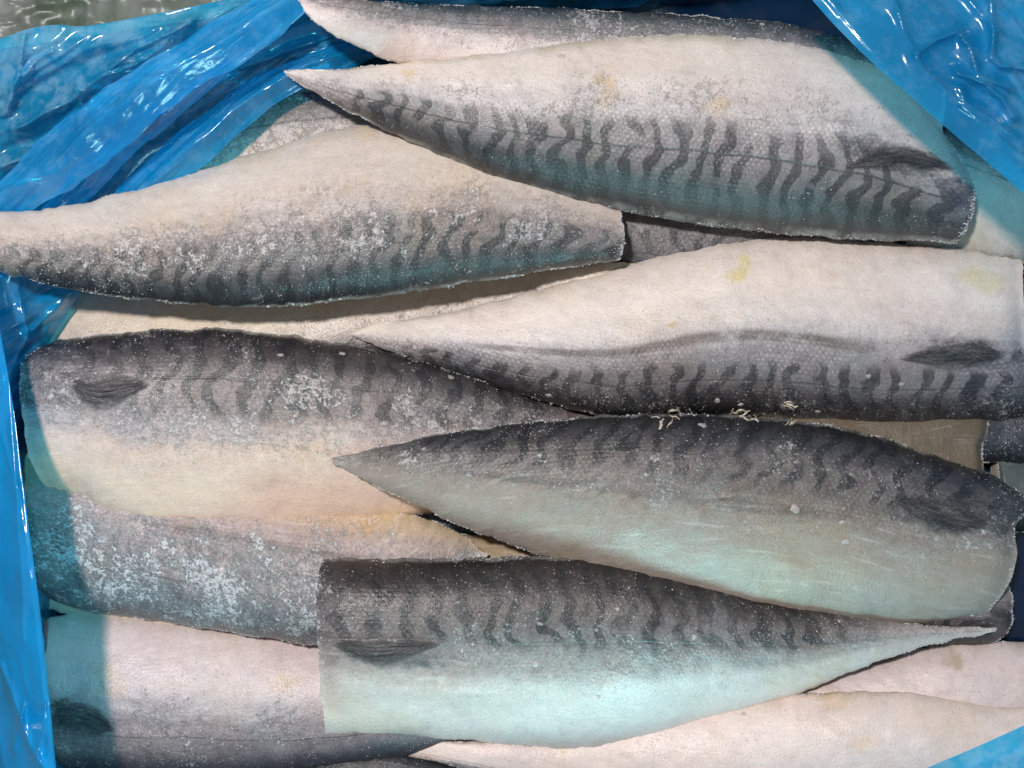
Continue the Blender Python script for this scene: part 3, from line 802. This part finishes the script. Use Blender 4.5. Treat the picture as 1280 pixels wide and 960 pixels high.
# ------------------------------------------------------------------ blue film lying over the lower fish
hmb = hm_blur(5)
film('film_flap', [(128, 330, 0.02), (101, 364, 0.02), (80, 400, 0.02), (62, 428, 0.02), (46, 470, 0.018), (24, 522, 0.016), (8, 570, 0.014)],
     [(-70, 330, 0.06), (-66, 380, 0.06), (-62, 420, 0.06), (-58, 450, 0.06), (-54, 490, 0.06), (-50, 530, 0.06), (-46, 570, 0.06)],
     M_FILM, [([(92, 362), (70, 385), (42, 412)], 0.003, 7), ([(20, 345), (34, 420), (10, 470)], 0.003, 9)], 0.0016, 21, drape=hmb,
     label='small blue film flap tucked under the left striped fillet')
film('film_flap', [(-70, 66, RIM + .006), (0, 48, RIM + .008), (36, 36, RIM + .01), (70, 31, RIM + .010), (110, 32, RIM + .008), (190, 18, RIM + .008), (260, 4, RIM + .006), (330, -12, RIM), (430, -30, RIM)],
     [(-70, 330, 0.02), (0, 300, 0.02), (60, 280, 0.02), (120, 256, 0.02), (190, 230, 0.02), (265, 165, 0.02), (350, 98, 0.02), (430, 72, 0.02), (520, 76, 0.015)],
     M_FILM_THIN,
     [([(30, 45), (24, 90), (8, 140)], 0.006, 6), ([(32, 92), (45, 75), (66, 62)], 0.004, 4), ([(90, 105), (102, 130)], 0.004, 5),
      ([(20, 160), (90, 125), (170, 60), (240, 30)], 0.008, 12), ([(100, 150), (140, 125), (172, 105)], 0.004, 6),
      ([(150, 170), (200, 145), (240, 90)], 0.010, 8), ([(60, 250), (110, 210), (140, 190), (190, 150)], 0.008, 10),
      ([(0, 210), (60, 185), (100, 150)], 0.006, 8), ([(300, 84), (340, 72), (392, 52)], 0.006, 5), ([(372, 72), (410, 60)], 0.004, 4)],
     0.0020, 22, nu=220, nv=130, drape=hmb, label='wide crumpled see-through film at the top left')
roll('film_fold', [(-60, 305, 0.048, 12), (50, 215, 0.054, 19), (120, 160, 0.060, 21), (200, 100, 0.066, 20), (290, 45, 0.064, 17), (400, -25, 0.060, 13)], M_FILM, 2,
     'broad bright pleat of film crossing the top left corner')
roll('film_fold', [(0, 345, 0.026, 6), (90, 240, 0.038, 12), (150, 180, 0.044, 11), (230, 120, 0.047, 8), (300, 70, 0.054, 3), (350, 35, 0.056, 0.5)], M_FILM, 3, 'narrow dark pleat of film beside the broad one')
roll('film_fold', [(90, 320, 0.022, 6), (150, 262, 0.032, 13), (200, 214, 0.036, 13), (260, 166, 0.038, 14), (330, 112, 0.036, 13), (400, 80, 0.034, 12), (450, 62, 0.030, 10), (520, 44, 0.024, 6)], M_FILM, 4, 'rolled lower edge of the film above the grey fillet')

# ------------------------------------------------------------------ fish, upper layers
fillet('F0', 'half hidden fillet along the top edge with a dark back and pinkish frosted belly',
       [(374, -5), (420, -2), (520, 4), (640, 8), (760, 14), (880, 21), (1000, 34), (1090, 64), (1180, 112)],
       [(372, 0), (395, 28), (440, 55), (500, 79), (600, 108), (760, 128), (950, 145), (1100, 180), (1170, 200)],
       seed=17, vb=0.40, stripe=0.2, belly=(0.63, 0.53, 0.51), side=(0.50, 0.43, 0.42), dark=(0.10, 0.125, 0.14), frost=1.0, fv=0.3, fw=0.5, grains=3200, rimgrain=500, flakes=3)
fillet('F5', 'broad fillet with peach belly and frosted grey back, cut end at the left',
       [(790, 535), (700, 508), (600, 472), (520, 448), (440, 431), (340, 417), (250, 411), (160, 415), (90, 424), (60, 432)],
       [(790, 545), (700, 600), (620, 632), (540, 643), (450, 652), (330, 663), (240, 662), (190, 657), (132, 640), (112, 624), (66, 612)],
       cut=[(50, 434), (34, 455), (36, 500), (42, 560), (56, 608)],
       seed=18, vb=0.44, vs=0.52, stripe=0.75, freq=2.9, slant=-1.5, sat=0.98, val=1.06, belly=(0.76, 0.60, 0.48), side=(0.45, 0.39, 0.38), dark=(0.095, 0.088, 0.094), frost=1.15, fv=0.42, fw=0.42,
       yellow=0.35, grains=4600, flakes=8, vline=0.24, spots=[(0.915, 0.30, 0.065, 0.10, (0.085, 0.078, 0.085))])
fillet('F6', 'large pale fillet at the right edge with a yellow smear on its belly',
       [(440, 420), (480, 436), (560, 463), (640, 491), (720, 513), (770, 522), (850, 518), (950, 520), (1050, 531), (1150, 534), (1230, 528), (1262, 524)],
       [(440, 415), (470, 405), (520, 397), (600, 381), (680, 360), (740, 343), (820, 321), (900, 304), (1000, 296), (1100, 302), (1200, 312), (1262, 319)],
       cut=[(1284, 522), (1278, 480), (1270, 430), (1271, 380), (1276, 324)],
       seed=19, vb=0.40, vs=0.43, stripe=0.85, freq=3.3, slant=0.3, belly=(0.72, 0.63, 0.57), side=(0.40, 0.37, 0.38), dark=(0.064, 0.061, 0.067), streak=0.85, vl=0.44,
       frost=0.62, fv=0.25, fw=0.4, yellow=0.5, grains=3000, flakes=6, scale=1.2, vline=0.2,
       spots=[(0.49, 0.55, 0.008, 0.022, (0.42, 0.28, 0.10)), (0.585, 0.80, 0.016, 0.05, (0.66, 0.54, 0.2)), (0.60, 0.88, 0.012, 0.05, (0.68, 0.57, 0.27)), (0.94, 0.84, 0.035, 0.10, (0.62, 0.54, 0.30)), (0.925, 0.40, 0.075, 0.10, (0.035, 0.035, 0.042))])
fillet('F2', 'left fillet with a frosty striped back reaching the left edge under the topmost fillet',
       [(-60, 300), (-30, 322), (0, 340), (60, 355), (150, 371), (280, 383), (400, 379), (520, 364), (620, 349), (700, 336), (768, 325)],
       [(-60, 286), (-30, 272), (0, 264), (80, 258), (200, 229), (320, 191), (440, 158), (560, 155), (660, 182), (720, 215), (768, 250)],
       cut=[(774, 325), (779, 305), (778, 285), (772, 255)],
       seed=20, vb=0.46, vs=0.50, stripe=0.85, freq=3.6, slant=-1.6, belly=(0.66, 0.57, 0.49), side=(0.42, 0.36, 0.33), dark=(0.062, 0.068, 0.078),
       frost=1.2, fv=0.40, fw=0.36, yellow=0.35, grains=5600, flakes=6, rim=0.02, vline=0.27)
fillet('F1', 'topmost fillet with wavy striped back, pale belly and a dark fin by its cut end',
       [(357, 93), (385, 111), (420, 131), (480, 161), (560, 199), (640, 231), (740, 257), (850, 277), (1000, 295), (1100, 301), (1180, 304)],
       [(355, 89), (380, 87), (440, 85), (520, 76), (620, 66), (720, 52), (850, 43), (960, 50), (1050, 67), (1110, 92), (1150, 130), (1178, 168)],
       cut=[(1194, 304), (1210, 270), (1212, 240), (1204, 215), (1190, 182)],
       seed=21, vb=0.50, vs=0.53, stripe=0.75, freq=3.5, slant=-0.5, belly=(0.70, 0.615, 0.55), side=(0.45, 0.41, 0.41), dark=(0.075, 0.08, 0.09), frost=0.65, fv=0.55, fw=0.4,
       yellow=0.8, grains=3200, flakes=3, scale=1.3, rim=0.045, rimgrain=500, spots=[(0.905, 0.50, 0.085, 0.085, (0.05, 0.05, 0.055)), (0.985, 0.42, 0.03, 0.12, (0.05, 0.05, 0.075))], vline=0.34, line=0.8)
fillet('F8', 'striped fillet at the bottom with its straight cut end at the left and bright belly',
       [(1246, 786), (1160, 782), (1050, 768), (950, 745), (850, 717), (750, 699), (680, 695), (560, 698), (480, 698), (420, 697)],
       [(1244, 790), (1200, 798), (1150, 809), (1080, 834), (1000, 867), (920, 893), (860, 909), (790, 927), (720, 935), (640, 931), (560, 923), (500, 919), (424, 919)],
       cut=[(403, 697), (400, 760), (405, 860), (408, 918)],
       tail=0.8, tlen=0.32, seed=22, vb=0.47, vs=0.52, stripe=0.9, freq=3.0, slant=1.0, belly=(0.74, 0.68, 0.62), side=(0.27, 0.245, 0.235), dark=(0.052, 0.043, 0.046), frost=0.75, fv=0.36, fw=0.4,
       yellow=0.35, grains=3600, flakes=6, vline=0.42, line=0.3, spots=[(0.90, 0.52, 0.08, 0.06, (0.05, 0.055, 0.06))])
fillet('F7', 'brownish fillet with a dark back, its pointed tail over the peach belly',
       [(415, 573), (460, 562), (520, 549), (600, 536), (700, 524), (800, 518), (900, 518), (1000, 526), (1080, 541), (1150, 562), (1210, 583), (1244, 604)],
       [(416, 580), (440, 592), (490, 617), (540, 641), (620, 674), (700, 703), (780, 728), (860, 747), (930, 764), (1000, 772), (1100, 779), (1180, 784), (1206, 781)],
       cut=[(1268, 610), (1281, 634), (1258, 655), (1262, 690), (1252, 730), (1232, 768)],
       seed=23, vb=0.40, vs=0.47, stripe=0.95, freq=3.0, slant=1.5, belly=(0.33, 0.285, 0.24), side=(0.215, 0.182, 0.155), dark=(0.058, 0.060, 0.072), streak=0.6, vl=0.44,  # soft shadow over this fillet painted into its dull belly and side
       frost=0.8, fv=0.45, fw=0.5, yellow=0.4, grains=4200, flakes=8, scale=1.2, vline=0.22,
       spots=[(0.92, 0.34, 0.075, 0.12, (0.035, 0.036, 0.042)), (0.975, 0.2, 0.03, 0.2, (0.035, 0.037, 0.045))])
fin('F1', [(1192, 209), (1160, 184), (1125, 176), (1090, 186), (1056, 208)], [(1192, 213), (1160, 216), (1125, 216), (1090, 214), (1056, 211)])
fin('F6', [(1252, 440), (1222, 420), (1190, 424), (1155, 434), (1124, 447)], [(1254, 448), (1225, 460), (1190, 464), (1155, 458), (1124, 450)])
fin('F5', [(88, 476), (105, 467), (130, 465), (160, 468), (188, 478)], [(88, 482), (102, 508), (130, 514), (160, 500), (188, 482)])
fin('F8', [(416, 804), (440, 797), (470, 795), (510, 798), (552, 803)], [(417, 808), (440, 824), (470, 834), (510, 824), (552, 807)])
fin('F7', [(1236, 652), (1210, 632), (1180, 620), (1150, 618), (1118, 622)], [(1234, 662), (1210, 668), (1180, 670), (1150, 654), (1118, 628)])
rs = random.Random(5)
for key, x0, y0, n_ in (('F7', 826, 521, 4), ('F7', 938, 523, 3), ('F7', 986, 528, 2), ('F6', 850, 511, 4), ('F6', 905, 511, 4), ('F6', 990, 505, 4)):
    for q in range(n_):
        x, y = x0 + rs.uniform(-16, 16), y0 + rs.uniform(-3, 4)
        a_ = rs.uniform(-0.5, 0.5) if rs.random() < 0.6 else rs.uniform(0.9, 1.9)
        pts = [(x, y)]
        for k in range(3):
            a_ += rs.uniform(-0.7, 0.7); l_ = rs.uniform(2.5, 6.5)
            x, y = x + math.cos(a_) * l_, y + math.sin(a_) * l_
            pts.append((x, y))
        strand(key, pts, rs.uniform(0.00018, 0.0005))

# ------------------------------------------------------------------ raised film round the edges
lx = lambda y: -112 + 0.131 * (y - 53)
film('film_flap', [(-14, 340, .060), (2, 424, .062), (18, 520, .065), (36, 660, .072), (52, 780, .083), (72, 980, .090)],
     [(lx(y), y, RIM + .001) for y in (340, 424, 520, 660, 780, 980)], M_FILM_EDGE,
     [([(0, 830), (16, 870), (36, 930), (60, 970)], 0.005, 6), ([(30, 880), (16, 935)], 0.004, 5), ([(10, 470), (22, 640), (30, 800)], 0.003, 10), ([(58, 880), (44, 960)], 0.004, 5)],
     0.0010, 31, nu=200, nv=60, add=False, dirn=(0.1, 1.0), label='smooth blue film edge running down the left side')
film('film_skirt', [(lx(y) + 8, y, RIM + .002) for y in (30, 340, 700, 1100)], [(lx(y) - 90, y, -.012) for y in (30, 340, 700, 1100)], M_FILM_EDGE, [], 0.002, 41, add=False)
film('film_flap', [(990, -30, .088), (1040, 28, .090), (1090, 78, .092), (1140, 122, .092), (1190, 166, .090), (1240, 208, .088), (1310, 268, .086)],
     [(1100, -120, .07), (1250, -110, .07), (1380, -90, .07), (1420, 0, .07), (1420, 90, .07), (1420, 180, .07), (1420, 280, .07)], M_FILM,
     [([(1147, 66), (1170, 50), (1198, 40), (1212, 62), (1222, 92), (1262, 110)], 0.006, 6), ([(1238, -5), (1242, 40), (1238, 72), (1252, 82), (1290, 86)], 0.006, 5),
      ([(1198, 92), (1230, 102), (1252, 122), (1266, 146)], 0.007, 8), ([(1118, 0), (1134, 50), (1152, 82), (1200, 130), (1290, 205)], 0.004, 12), ([(1200, 110), (1206, 128), (1240, 150), (1280, 180)], 0.004, 7)],
     0.0013, 32, nu=220, nv=120, add=False, dirn=(0.75, 0.66), label='shiny creased blue film over the top right corner')
film('film_flap', [(1060, 1010, .078), (1150, 964, .080), (1215, 936, .081), (1290, 902, .081), (1400, 850, .08)],
     [(1100, 1120, .07), (1200, 1100, .07), (1300, 1080, .07), (1400, 1060, .07), (1500, 1000, .07)], M_FILM_THIN,
     [], 0.001, 33, nu=120, nv=40, add=False, label='flat pale blue film at the bottom right corner')

film('film_flap', [(1306, 280, .084), (1300, 380, .085), (1296, 470, .085), (1300, 560, .085), (1310, 660, .084)],
     [(1450, 260, .06), (1450, 380, .06), (1450, 470, .06), (1450, 560, .06), (1450, 680, .06)], M_FILM, [], 0.0012, 34, nu=90, nv=40, add=False, dirn=(0.1, 1.0),
     label='blue film edge along the right side')

# clear sheet outside the carton, top left
def clear_sheet():
    g = NT('clear_film')
    co = g.n('ShaderNodeTexCoord').outputs['Object']
    n = g.noise(co, 60, 4, 0.6)
    bump = g.n('ShaderNodeBump', {'Height': n, 'Strength': 0.15, 'Distance': 0.003}).outputs[0]
    tr = g.n('ShaderNodeBsdfTransparent', {0: (0.9, 0.93, 0.92)})
    df = g.n('ShaderNodeBsdfDiffuse', {0: (0.55, 0.56, 0.56)})
    m1 = g.n('ShaderNodeMixShader', {0: g.add(g.mul(g.step(n, 0.3, 0.7), 0.20), g.mul(g.step(g.n('ShaderNodeSeparateXYZ', {0: co}).outputs[0], -0.02, -0.06), 0.35)), 1: tr.outputs[0], 2: df.outputs[0]})
    gl = g.n('ShaderNodeBsdfGlossy', {0: (1, 1, 1), 'Roughness': 0.4, 'Normal': bump})
    fz = film_fresnel(g, bump)
    m = g.end(g.n('ShaderNodeMixShader', {0: fz.outputs[0], 1: m1.outputs[0], 2: gl.outputs[0]}).outputs[0])
    nu = 60
    s = np.linspace(0, 1, nu)[:, None]; t = np.linspace(0, 1, nu)[None]
    px, py = -120 + 470 * s + 0 * t, -90 + (165 - 50 * s) * t
    z = 0.010 + 0.012 * (1 - np.abs(2 * fbm(px / 45, py / 45, 61, 3) - 1)) ** 2
    o = mesh_obj('clear_film_sheet', P(px, py, z).reshape(-1, 3), grid_faces(nu, nu), m)
    o['label'] = 'grey crinkled clear plastic in the top left corner beyond the blue film'; o['category'] = 'plastic sheet'
clear_sheet()
